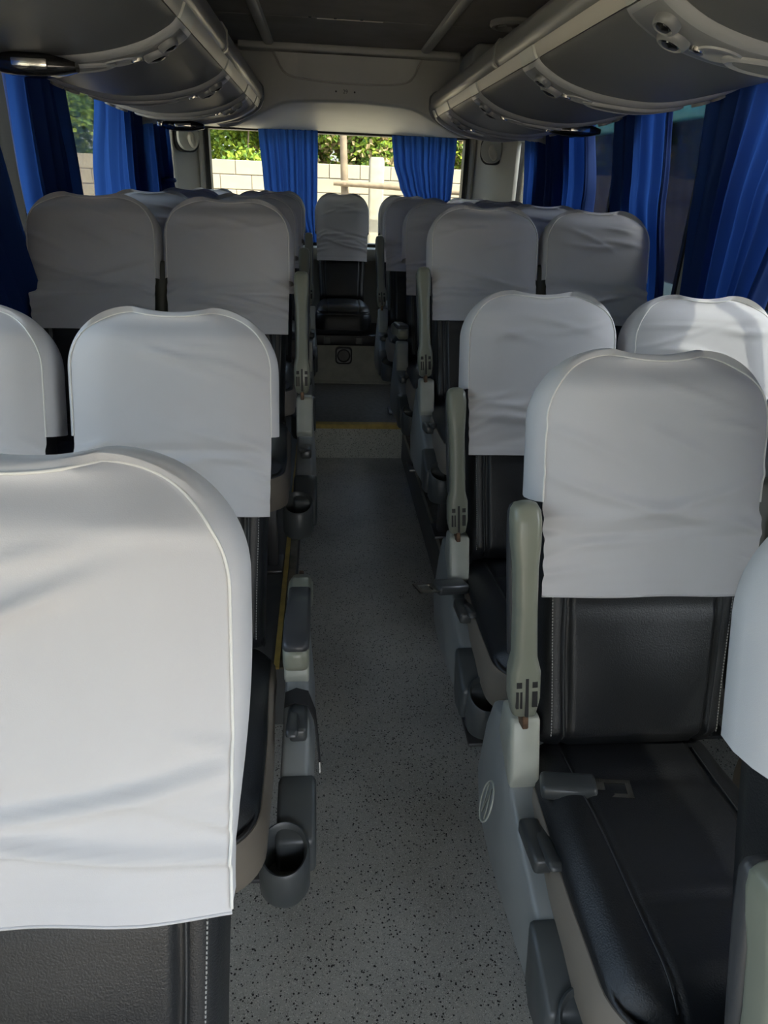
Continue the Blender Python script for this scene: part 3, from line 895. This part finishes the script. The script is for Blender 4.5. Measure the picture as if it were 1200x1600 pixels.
def seat(x, ytop, base, aisle, label, cov, arm=None, mid=False, console=True, rec=REC, wide=1.0, belt=None, dz=0.0, skirt=True, emblem=False, group=None, armk=1.0, armx=0.0):
    """aisle: -1 the aisle lies at smaller x, +1 at larger x, 0 none"""
    yj = ytop - BL*math.sin(rec)
    dz += .012 if base == 0 else -.012
    o = empty('passenger_seat', (x, yj, base))
    tag(o, label, 'seat', group or 'passenger seats with white covers')
    b = link('backrest', PR['backrest'], o, (0, 0, .50+dz), (-rec, 0, 0), (wide, 1, 1))
    for q in PR['piping']: link('piping', q, b)
    for q in PR['stitching']: link('stitching', q, b)['kind'] = 'stuff'
    mc, ms, mh = PR['covers'][cov]
    c = link('seat_cover', mc, o, (0, 0, .50+dz), (-rec, 0, 0), (wide, 1, 1))
    c['label'] = 'white fabric slip cover over the headrest'
    link('cover_seam', ms, c)
    link('hem', mh, c)
    cu = link('seat_cushion', PR['cushion'], o, (0, -.015, .468), (rad(-3), 0, 0), (wide, 1, 1))
    for q in PR['cushion_piping']: link('cushion_piping', q, cu)
    if skirt:
        s = link('seat_skirt', PR['skirt'], o, (0, -.015, .474), (rad(-3), 0, 0), (wide, 1, 1))
        for sx in (-1, 1):
            link('leg', PR['leg'], o, (sx*.13, -.15, 0))
        link('crossbar', PR['crossbar'], o, (0, -.15, 0))
    else:
        link('cushion_front', PR['skirt_l'], o, (0, -.012, .466), (rad(-3), 0, 0), (wide, 1, 1))
    if aisle:
        ox = aisle*(.215 if aisle < 0 else .238)
        if console:
            cn = link('side_console', PR['console'], o, (aisle*(.205 if aisle < 0 else .245), 0, 0), None, (-aisle, 1, 1))
            link('console_cap', PR['cap'], cn)
            link('cup_mount', PR['mount'], cn)
            link('cup_holder', PR['cup'], cn, (.012, -.415, .268))
            link('recline_lever', PR['lever'], cn, (-.006, -.165, .446), (rad(-9), 0, 0), (1.35, 1.35, 1.3))
            if emblem:
                e = link('emblem', PR['emblem'], cn, (-.022, -.03, .38), (rad(-14), rad(14), 0))
        if arm:
            arx = -rad(13) if arm == 'up' else rad(84)
            pz = .61 if arm == 'up' else .635
            arml = (.93 if arm == 'up' else .80)*armk
            a = link('armrest', PR['armrest'], o, (ox+armx+(.016*aisle if arm == 'down' else 0), -.02 if arm == 'up' else .06, pz), (arx, rad(-3) if (arm == 'up' and aisle < 0) else 0, 0), (.93, 1, arml))
            link('armrest_pad', PR['arm_pad'], a)
            for s_ in PR['slots']: link('slot', s_, a)
            link('hinge', PR['hinge'], a)
            link('rivet', PR['rivet'], a)
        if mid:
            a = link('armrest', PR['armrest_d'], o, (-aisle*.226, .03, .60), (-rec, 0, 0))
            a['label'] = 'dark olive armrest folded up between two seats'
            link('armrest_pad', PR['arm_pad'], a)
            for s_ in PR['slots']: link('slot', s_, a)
    if belt:
        for (bx, by, bz, rx, ry, rz, tongue) in belt:
            bu = link('belt_buckle', PR['buckle'], o, (bx, by, bz), (rad(rx), rad(ry), rad(rz)), (1.35, 1.2, 1.3))
            if tongue: link('belt_tongue', PR['tongue'], bu)
    SEATS.append(o)
    return o
RX, RWX, LX, LWX = .583, 1.028, -.306, -.754
BUS = 'parked-bus side'
seat(RX+.035, .535, 0, -1, 'foremost white-covered aisle seat on the parked-bus side, ahead of the seat with the console emblem', 1, 'up', armk=.82, armx=.02)
seat(RX-.012, 1.159, 0, -1, 'white-covered black leather aisle seat with pale console emblem, armrest up, belt buckle on cushion', 0, 'up', mid=True, emblem=True, belt=[(-.155, -.105, .505, -6, 8, -75+90+62, True)])
seat(RX-.006, 1.865, 0, -1, 'white-covered aisle seat just ahead of the raised platform, metal belt tongue hanging on its console', 2, 'up', belt=[(-.225, -.10, .475, -10, 0, -70, True)])
seat(RX+.012, 2.751, HI, -1, 'first white-covered aisle seat on the raised platform, parked-bus side, armrest folded up', 3, 'up', mid=True)
seat(RX-.01, 3.442, HI, -1, 'white-covered aisle seat on the platform, parked-bus side, with dark armrest folded down', 4, 'down')
seat(RX-.03, 4.351, HI, -1, 'white-covered aisle seat right in front of the rear bench, parked-bus side', 5, 'up')
seat(RWX, 1.159, 0, 0, 'foremost white-covered window seat on the parked-bus side', 3)
seat(RWX, 1.865, 0, 0, 'window seat with bright sun patch on its white cover, just ahead of the raised platform', 4)
seat(RWX, 2.751, HI, 0, 'first window seat on the raised platform, parked-bus side, narrow sun streak on its cover', 5)
seat(RWX, 3.442, HI, 0, 'second window seat on the raised platform, parked-bus side, mostly hidden', 2)
seat(RWX, 4.351, HI, 0, 'window seat in front of the rear bench on the parked-bus side', 1)
seat(LX+.022, .627, 0, 1, 'foremost white-covered seat on the tree side, with the longest cover', 6, None, console=False, dz=.010)
sL1 = seat(LX, 1.47, 0, 1, 'white-covered aisle seat on the tree side with armrest folded down and black strap on console', 1, 'down')
seat(LX-.006, 2.50, HI, 1, 'first white-covered aisle seat on the raised platform, tree side, olive armrest folded up', 2, 'up', mid=True)
seat(LX-.02, 3.39, HI, 1, 'second white-covered aisle seat on the raised platform, tree side', 0, 'up')
seat(LX-.02, 4.40, HI, 1, 'white-covered aisle seat in front of the rear bench, tree side', 4, 'up')
seat(LWX, 1.47, 0, 0, 'foremost white-covered window seat on the tree side beside the slanting curtain', 3)
seat(LWX+.01, 2.50, HI, 0, 'first white-covered window seat on the raised platform, tree side', 0)
seat(LWX, 3.39, HI, 0, 'second white-covered window seat on the raised platform, tree side', 5)
seat(LWX-.01, 4.40, HI, 0, 'white-covered window seat in front of the rear bench, tree side', 2)
names = ['rear bench seat in the corner towards the trees', 'rear bench seat next to the centre, tree side', 'white-covered rear bench centre seat facing the aisle', 'rear bench seat next to the centre, parked-bus side', 'rear bench seat in the corner towards the parked bus']
for i in range(5):
    seat(.126+(i-2)*.446, 5.27, HI, 0, names[i], (7, 7, 7, 7, 7)[i], wide=.905, skirt=False, dz=-.005, group='seats of the rear bench')

# black strap hanging over the console of the tree-side seat
def strap_pts():
    return [(-.024, -.05, .470), (.0, -.052, .484), (.026, -.058, .480), (.040, -.07, .445), (.046, -.09, .395), (.050, -.105, .35)]
sp = strap_pts()
def ribbon(pts, w, th):
    V = []; F = []
    for i, p in enumerate(pts):
        ww = w*(1 if i < 3 else max(.25, 1-.28*(i-2)))
        for dy, dz_ in ((-ww/2, th), (ww/2, th), (ww/2, -th), (-ww/2, -th)):
            V.append((p[0]+(dz_ if i > 2 else 0), p[1]+dy, p[2]+(dz_ if i <= 2 else 0)))
    for i in range(len(pts)-1):
        for k in range(4): F.append((i*4+k, i*4+(k+1) % 4, (i+1)*4+(k+1) % 4, (i+1)*4+k))
    F += [(0, 1, 2, 3), tuple(range(len(V)-4, len(V)))]
    return V, F
so_ = obj('seat_belt', ribbon(sp, .045, .002), 'belt', sL1, loc=(.245, -.062, -.020))
obj('belt_tip', tube([(.050, -.105, .35), (.051, -.112, .322)], .0022, 6), 'chrome', so_)
so_['label'] = 'black seat belt strap draped over the console'

# rear bench skirt front with belt sockets
rb = obj('rear_bench_front', rel(box(XL, XR, YRISE+.002, YRISE+.06, .462, .53, .004), fl), 'black', fl, angle=40)
for x in (.02, .235):
    obj('belt_socket', box(x-.022, x+.022, YRISE-.012, YRISE+.01, .475, .52, .004), 'band2', rb, angle=40)
# round speaker in the rear riser
s = empty('floor_speaker', (.132, YRISE-.001, .397))
tag(s, 'small round speaker in black square frame on the rear riser', 'speaker')
def yl(VF): return [(a, -c, b) for a, b, c in VF[0]], VF[1]
obj('frame', yl(loft([[(a, b, 0) for a, b in rrect(.115, .118, .025)], [(a, b, .010) for a, b in rrect(.113, .116, .025)], [(a, b, .011) for a, b in rrect(.095, .098, .02)]])), 'black', s, angle=50)
obj('face', yl(loft([[(a, b, .006) for a, b in rrect(.098, .10, .02)], [(a, b, .012) for a, b in rrect(.092, .095, .02)]])), 'band', s, angle=50)
obj('rim', yl(lathe([(.044, .011), (.045, .016), (.040, .018), (.037, .013)], 32)), 'black', s)
obj('grille', yl(lathe([(.038, .012), (.03, .015), (.016, .016), (.012, .018), (0, .018)], 32)), 'grille', s)

# ------------------------------------------------------------------ curtains
def curtain(axis, c, sg, rows, nf, amp, label, seed=0, nu=150, nv=44, tie=None, group='blue window curtains', flare=0.0, edge=0.0):
    """rows: list of (z, a0, a1) from top to bottom, along the wall"""
    if axis == 'x':
        ys_ = .957 if sg > 0 else .940       # cloth hangs inside the wall line
        rows = [(z_, a_*ys_, b_*ys_) for z_, a_, b_ in rows]
    rnd = random.Random(seed)
    ph = rnd.uniform(0, 6)
    wob = [(rnd.uniform(.6, 1.6), rnd.uniform(0, 6), rnd.uniform(.3, 1)) for _ in range(4)]
    zt, zb = rows[0][0], rows[-1][0]
    def at(z):
        for i in range(len(rows)-1):
            if rows[i][0] >= z >= rows[i+1][0]:
                f = (rows[i][0]-z)/(rows[i][0]-rows[i+1][0]+1e-9); f = smooth01(f)*.6+f*.4
                return rows[i][1]+(rows[i+1][1]-rows[i][1])*f, rows[i][2]+(rows[i+1][2]-rows[i][2])*f
        return rows[-1][1:]
    w0 = abs(rows[0][2]-rows[0][1])
    a_m = (rows[0][1]+rows[0][2])/2
    org = (c, a_m, zb) if axis == 'x' else (a_m, c, zb)
    def fn(u, v_):
        z = zt+(zb-zt)*v_
        a0, a1 = at(z)
        sq = min(1.6, w0/max(.04, abs(a1-a0)))
        k = amp*(.55+.45*sq)
        uu = u + .012*math.sin(5*u+wob[0][1]) + .006*math.sin(v_*3+u*9)
        off = k*math.sin(2*PI*nf*uu+ph) + .35*k*math.sin(2*PI*nf*1.7*uu+wob[1][1]+v_*1.5) + .3*k*math.sin(2*PI*nf*.37*uu+wob[2][1])
        fl_ = max(0., (.2-u)/.2) if edge else 0.       # front hem folded inwards, facing the front of the bus
        ub = (u-.2)/.8 if (edge and u > .2) else (0. if edge else u)
        a = a0+(a1-a0)*ub + .25*k*math.cos(2*PI*nf*uu+ph)*(1-fl_) + fl_*.010*math.sin(u*150)
        d = -sg*(.036+off*(1-fl_)+flare*v_+edge*fl_*(.45+.55*v_))
        p = (c+d, a, z) if axis == 'x' else (a, c+d, z)
        return (p[0]-org[0], p[1]-org[1], p[2]-org[2])
    o = empty('curtain', org)
    tag(o, label, 'curtain', group)
    obj('fabric', grid(nu, nv, fn), 'curt', o, angle=None, recalc=False)
    if tie is not None:
        a0, a1 = at(tie); am = (a0+a1)/2; hw_ = abs(a1-a0)/2+.012
        pts = []
        for k in range(25):
            an = 2*PI*k/24
            q = (c-sg*(.045)+math.sin(an)*.042, am+math.cos(an)*hw_, tie+.004*math.sin(3*an)) if axis == 'x' else (am+math.cos(an)*hw_, c-sg*.045+math.sin(an)*.042, tie+.004*math.sin(3*an))
            pts.append((q[0]-org[0], q[1]-org[1], q[2]-org[2]))
        obj('tie_band', tube(pts, .011, 8, cap=False), 'curt', o)
    return o
# wall towards the parked bus
xr_ = XR-.02
curtain('x', xr_, 1, [(1.80, 1.80, 2.60), (1.45, 1.98, 2.54), (1.12, 2.04, 2.48), (.95, 2.08, 2.44), (.70, 2.05, 2.45)], 9, .018, 'blue curtain gathered beside the front side-window pillar, parked-bus side', 3, edge=.05)
curtain('x', xr_, 1, [(1.80, 2.90, 3.44), (1.45, 2.80, 3.34), (1.10, 2.66, 3.10), (.98, 2.66, 3.0), (.75, 2.66, 3.05)], 7, .013, 'blue curtain hanging in the middle of the side window with the parked bus outside', 5, edge=.03)
curtain('x', xr_, 1, [(1.80, 3.78, 4.86), (1.45, 3.62, 4.78), (1.2, 3.6, 4.7), (.98, 3.7, 4.5)], 13, .024, 'wide blue curtain at the rearmost side windows, parked-bus side', 8, edge=.05)
curtain('x', xr_, 1, [(1.80, .74, 1.52), (1.4, .74, 1.46), (1.0, .76, 1.30), (.8, .78, 1.25)], 9, .022, 'unseen blue curtain added ahead of all others on the parked-bus side to break up the sun', 41)  # added out of view to shade part of the sunlit window seat
# wall towards the trees
xl_ = XL+.02
curtain('x', xl_, -1, [(1.80, 1.55, 2.50), (1.35, 1.75, 2.56), (.94, 1.9, 2.64), (.80, 1.95, 2.66)], 8, .030, 'blue curtain slanting over the foremost tree-side window, nearest the rack pod', 13, flare=.05)
curtain('x', xl_, -1, [(1.80, 2.78, 3.27), (1.44, 2.76, 3.34), (1.0, 2.8, 3.40)], 6, .022, 'broad dark blue curtain just ahead of the clear tree view', 17)
curtain('x', xl_, -1, [(1.80, 3.82, 4.40), (1.44, 3.62, 4.42), (1.36, 3.6, 4.44), (1.0, 3.7, 4.4)], 7, .022, 'dark blue curtain just behind the clear tree view', 19)
curtain('x', xl_, -1, [(1.80, 4.50, 4.93), (1.36, 4.42, 5.02), (1.0, 4.5, 5.0)], 5, .022, 'narrow dark blue curtain between the pillar and the knotted curtain', 23)
curtain('x', xl_, -1, [(1.80, 5.04, 5.36), (1.56, 5.08, 5.34), (1.44, 5.12, 5.26), (1.40, 5.12, 5.28), (1.34, 5.04, 5.38), (1.26, 5.04, 5.40), (1.18, 5.1, 5.3)], 4, .024, 'bright blue curtain tied in a knot beside the rear corner pillar', 29, tie=1.43)
# rear window
yr = YREAR-.03
curtain('y', yr, 1, [(1.79, -.465, -.045), (1.45, -.44, -.05), (1.25, -.42, -.055), (1.04, -.24, -.06)], 9, .014, 'blue curtain hanging over the rear window, tree-side half', 31, group='rear window curtains')
curtain('y', yr, 1, [(1.775, .49, .965), (1.60, .51, .96), (1.45, .56, .955), (1.37, .60, .95), (1.32, .60, .95), (1.20, .52, .95), (1.04, .44, .95)], 10, .014, 'blue curtain gathered at its waist over the rear window, parked-bus half', 37, tie=1.345, group='rear window curtains')

# ------------------------------------------------------------------ outside
GZ = -.95
gr = obj('ground', box(-30, 30, -20, 40, GZ-.1, GZ), 'ground', smooth=False)
tag(gr, 'dusty pale ground of the yard outside the bus', kind='structure')
YW = 11.0
WTOP = 1.70
BW, BH, JT = .445, .192, .010
wall = empty('block_wall', (1.3, YW+.1, GZ))
tag(wall, 'sunlit cream concrete block wall behind the bus', 'wall')
NR, NC = 11, 27
x_start = -4.72
zb = WTOP-NR*BH
def wl_(VF): return rel(VF, wall)
obj('mortar_core', wl_(box(x_start-.2, x_start+NC*BW+.2, YW+.012, YW+.18, zb, WTOP-.004)), 'mortar', wall, smooth=False)
obj('plinth', wl_(box(x_start-.2, x_start+NC*BW+.2, YW-.02, YW+.2, GZ, zb)), 'conc', wall, smooth=False)
bm_a = to_mesh('block', *box(-BW/2+JT/2, BW/2-JT/2, 0, .10, -BH/2+JT/2, BH/2-JT/2, .006, 1), 'block', True, True, 30)
bm_b = to_mesh('block', *box(-BW/2+JT/2, BW/2-JT/2, 0, .10, -BH/2+JT/2, BH/2-JT/2, .006, 1), 'block2', True, True, 30)
rn = random.Random(4)
for r_ in range(NR):
    for c_ in range(NC):
        x = x_start+(c_+.5+(.5 if r_ % 2 else 0))*BW - .1
        z = zb+(r_+.5)*BH
        link('block', rn.choice((bm_a, bm_a, bm_b)), wall, (x-wall.location.x, YW+rn.uniform(-.004, .004)-wall.location.y, z-wall.location.z))
# timber pole and crossbar, concrete post
tf = empty('timber_frame', (.29, 9.6, GZ))
tag(tf, 'weathered wooden pole with a lashed horizontal crossbar behind the bus', 'wooden frame')
obj('pole', tube([(.02, 0, 0), (.0, 0, 1.1), (-.02, .01, 2.2), (-.055, .02, 3.02)], [.055, .052, .05, .042], 10), 'wood', tf)
obj('crossbar', tube([(-.17, -.09, 2.405), (.53, -.09, 2.385), (1.23, -.09, 2.355), (2.03, -.09, 2.335)], [.032, .036, .034, .03], 10), 'wood', tf)
obj('lashing', xf(lathe([(.058, -.02), (.066, -.012), (.066, .012), (.058, .02)], 14), lambda a, b, c: (a-.03, b*1.5-.03, c+2.40)), 'bark', tf)
cp_ = obj('concrete_post', loft([[(a, b, 0) for a, b in rrect(.20, .20, .03)], [(a, b, 2.68) for a, b in rrect(.19, .19, .03)], [(a, b, 2.72) for a, b in rrect(.16, .16, .03)]]), 'conc', loc=(.68, 9.85, GZ), angle=40)
tag(cp_, 'square pale concrete post standing in front of the block wall', 'post')
# shrubs above the wall
def shrub(loc, rx, ry, rz, n, mats, seed, label, leaf=.085, trunk=True, group='trees and shrubs beyond the wall'):
    rnd = random.Random(seed)
    o = empty('shrub', (loc[0], loc[1], GZ))
    tag(o, label, 'shrub', group)
    hz = loc[2]-GZ
    clumps = [(rnd.uniform(-1, 1)*rx, rnd.uniform(-1, 1)*ry, hz+rnd.uniform(-1, 1)*rz, rnd.uniform(.18, .42)) for _ in range(26)]
    for mi, mk in enumerate(mats):
        V = []; F = []
        for k in range(n//len(mats)):
            c = rnd.choice(clumps)
            d = Vector((rnd.gauss(0, 1), rnd.gauss(0, 1), rnd.gauss(0, 1))).normalized()*c[3]*rnd.uniform(.55, 1.05)
            p = Vector(c[:3])+d
            a = Vector((rnd.uniform(-1, 1), rnd.uniform(-1, .4), rnd.uniform(-1, .3))).normalized()
            b = a.cross(Vector((rnd.uniform(-1, 1), rnd.uniform(-1, 1), rnd.uniform(-1, 1)))).normalized()
            nn = a.cross(b)
            L = leaf*rnd.uniform(.7, 1.4); W_ = L*.36
            i = len(V)
            V += [p, p+a*L*.45+b*W_+nn*W_*.3, p+a*L, p+a*L*.45-b*W_+nn*W_*.3]
            F += [(i, i+1, i+2), (i, i+2, i+3)]
        fo = obj('foliage', (V, F), mk, o, smooth=False, recalc=False)
        fo['kind'] = 'stuff'
    st = []
    for k in range(7):
        c = clumps[k]
        st.append(tube([(c[0]*.15, c[1]*.15, 0), (c[0]*.5, c[1]*.4, hz*.55), (c[0], c[1], c[2])], [.035, .022, .008], 6))
    obj('stems', join(*st), 'bark', o)
    return o
shrub((-4.6, 12.6, 2.5), .9, .7, 1.2, 9000, ['leafB', 'leafB', 'leafA'], 1, 'tall green leafy tree seen through the clear tree-side window', .10)
shrub((-3.1, 12.3, 2.6), .9, .6, 1.2, 9000, ['leafB', 'leafA', 'leafB'], 2, 'green leafy tree by the end of the block wall', .10)
shrub((-1.4, 12.0, 2.15), .95, .5, .6, 12000, ['leafA', 'leafA', 'leafB'], 3, 'bright yellow-green shrub over the wall, seen between the rear corner pillar and a curtain')
shrub((.05, 12.0, 2.15), .85, .5, .6, 11000, ['leafA', 'leafC', 'leafB'], 4, 'yellow-green shrub with dry twigs behind the wooden pole')
shrub((1.45, 12.0, 2.15), .85, .5, .6, 11000, ['leafA', 'leafC', 'leafB'], 5, 'yellow-green shrub behind the concrete post')
shrub((3.0, 12.2, 2.2), .9, .5, .7, 7000, ['leafB', 'leafA', 'leafC'], 6, 'green shrub over the wall beside the parked bus')
shrub((.75, 12.9, 2.3), 1.6, .4, .8, 12000, ['leafB', 'leafC', 'leafA'], 9, 'dense dull hedge growing behind the bright shrubs', .10)
shrub((5.2, 12.4, 2.6), 1.2, .6, .9, 8000, ['leafB', 'leafA', 'leafC'], 8, 'green shrub rising behind the roof of the parked bus', .09)

# parked bus on the other side
bx0, bx1, by0, by1 = 3.2, 5.55, -.6, 9.4
pb = empty('parked_bus', ((bx0+bx1)/2, (by0+by1)/2, GZ))
tag(pb, 'teal bus with dark windows parked alongside', 'bus')
def pbo(name, VF, m, parent=None, **k): return obj(name, rel(VF, pb), m, parent or pb, **k)
body = pbo('body', join(box(bx0, bx0+.05, by0, by1, -.55, .72), box(bx1-.05, bx1, by0, by1, -.55, .72), box(bx0, bx1, by1-.05, by1, -.55, 1.30), box(bx0, bx1, by0, by0+.05, -.55, .8), box(bx0, bx1, by0, by1, -.55, -.45)), 'teal_p', smooth=False)
pbo('roof', bevel(box(bx0-.01, bx1+.01, by0, by1, 2.07, 2.31), .07, 3), 'teal', angle=50)
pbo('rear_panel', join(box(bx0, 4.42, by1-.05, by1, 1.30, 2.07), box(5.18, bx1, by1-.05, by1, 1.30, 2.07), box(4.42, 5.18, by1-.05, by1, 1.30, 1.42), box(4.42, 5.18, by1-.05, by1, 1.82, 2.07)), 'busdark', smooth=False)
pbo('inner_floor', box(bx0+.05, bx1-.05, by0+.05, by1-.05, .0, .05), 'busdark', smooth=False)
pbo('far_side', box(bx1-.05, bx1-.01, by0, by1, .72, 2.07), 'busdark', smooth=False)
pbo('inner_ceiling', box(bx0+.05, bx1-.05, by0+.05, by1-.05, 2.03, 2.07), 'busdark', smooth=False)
ny = 6
for k in range(ny):
    a = by0+.05+(by1-by0-.1)*k/ny; b = by0+.05+(by1-by0-.1)*(k+1)/ny
    pbo('window_pane', box(bx0+.010, bx0+.018, a+.02, b-.02, .73, 2.06), 'busglass', smooth=False)
    pbo('window_pillar', box(bx0+.004, bx0+.06, b-.03, b+.03, .72, 2.07), 'frame', smooth=False)
    for dx in (.55, 1.75):
        pbo('bus_seat', bevel(prism([(a+.9, .05), (a+.9, .50), (a+1.02, 1.25), (a+1.12, 1.27), (a+1.06, .5), (a+1.4, .45), (a+1.4, .05)], bx0+dx-.2, bx0+dx+.2), .03, 2), 'busdark', angle=50)
for y in (1.0, 7.2):
    for x in (bx0+.16, bx1-.16):
        w = pbo('wheel', xf(lathe([(0, -.12), (.28, -.12), (.42, -.10), (.44, 0), (.42, .10), (.28, .12), (0, .12)], 28), lambda a, b, c, x=x, y=y: (x+c, y+b, GZ+.44+a)), 'black')
# brick yard wall beyond the parked bus
yw = obj('yard_wall', box(8.6, 8.8, -6, 14, GZ, 1.7), 'block2', smooth=False)
tag(yw, 'plain cream yard wall beyond the parked bus', 'wall')
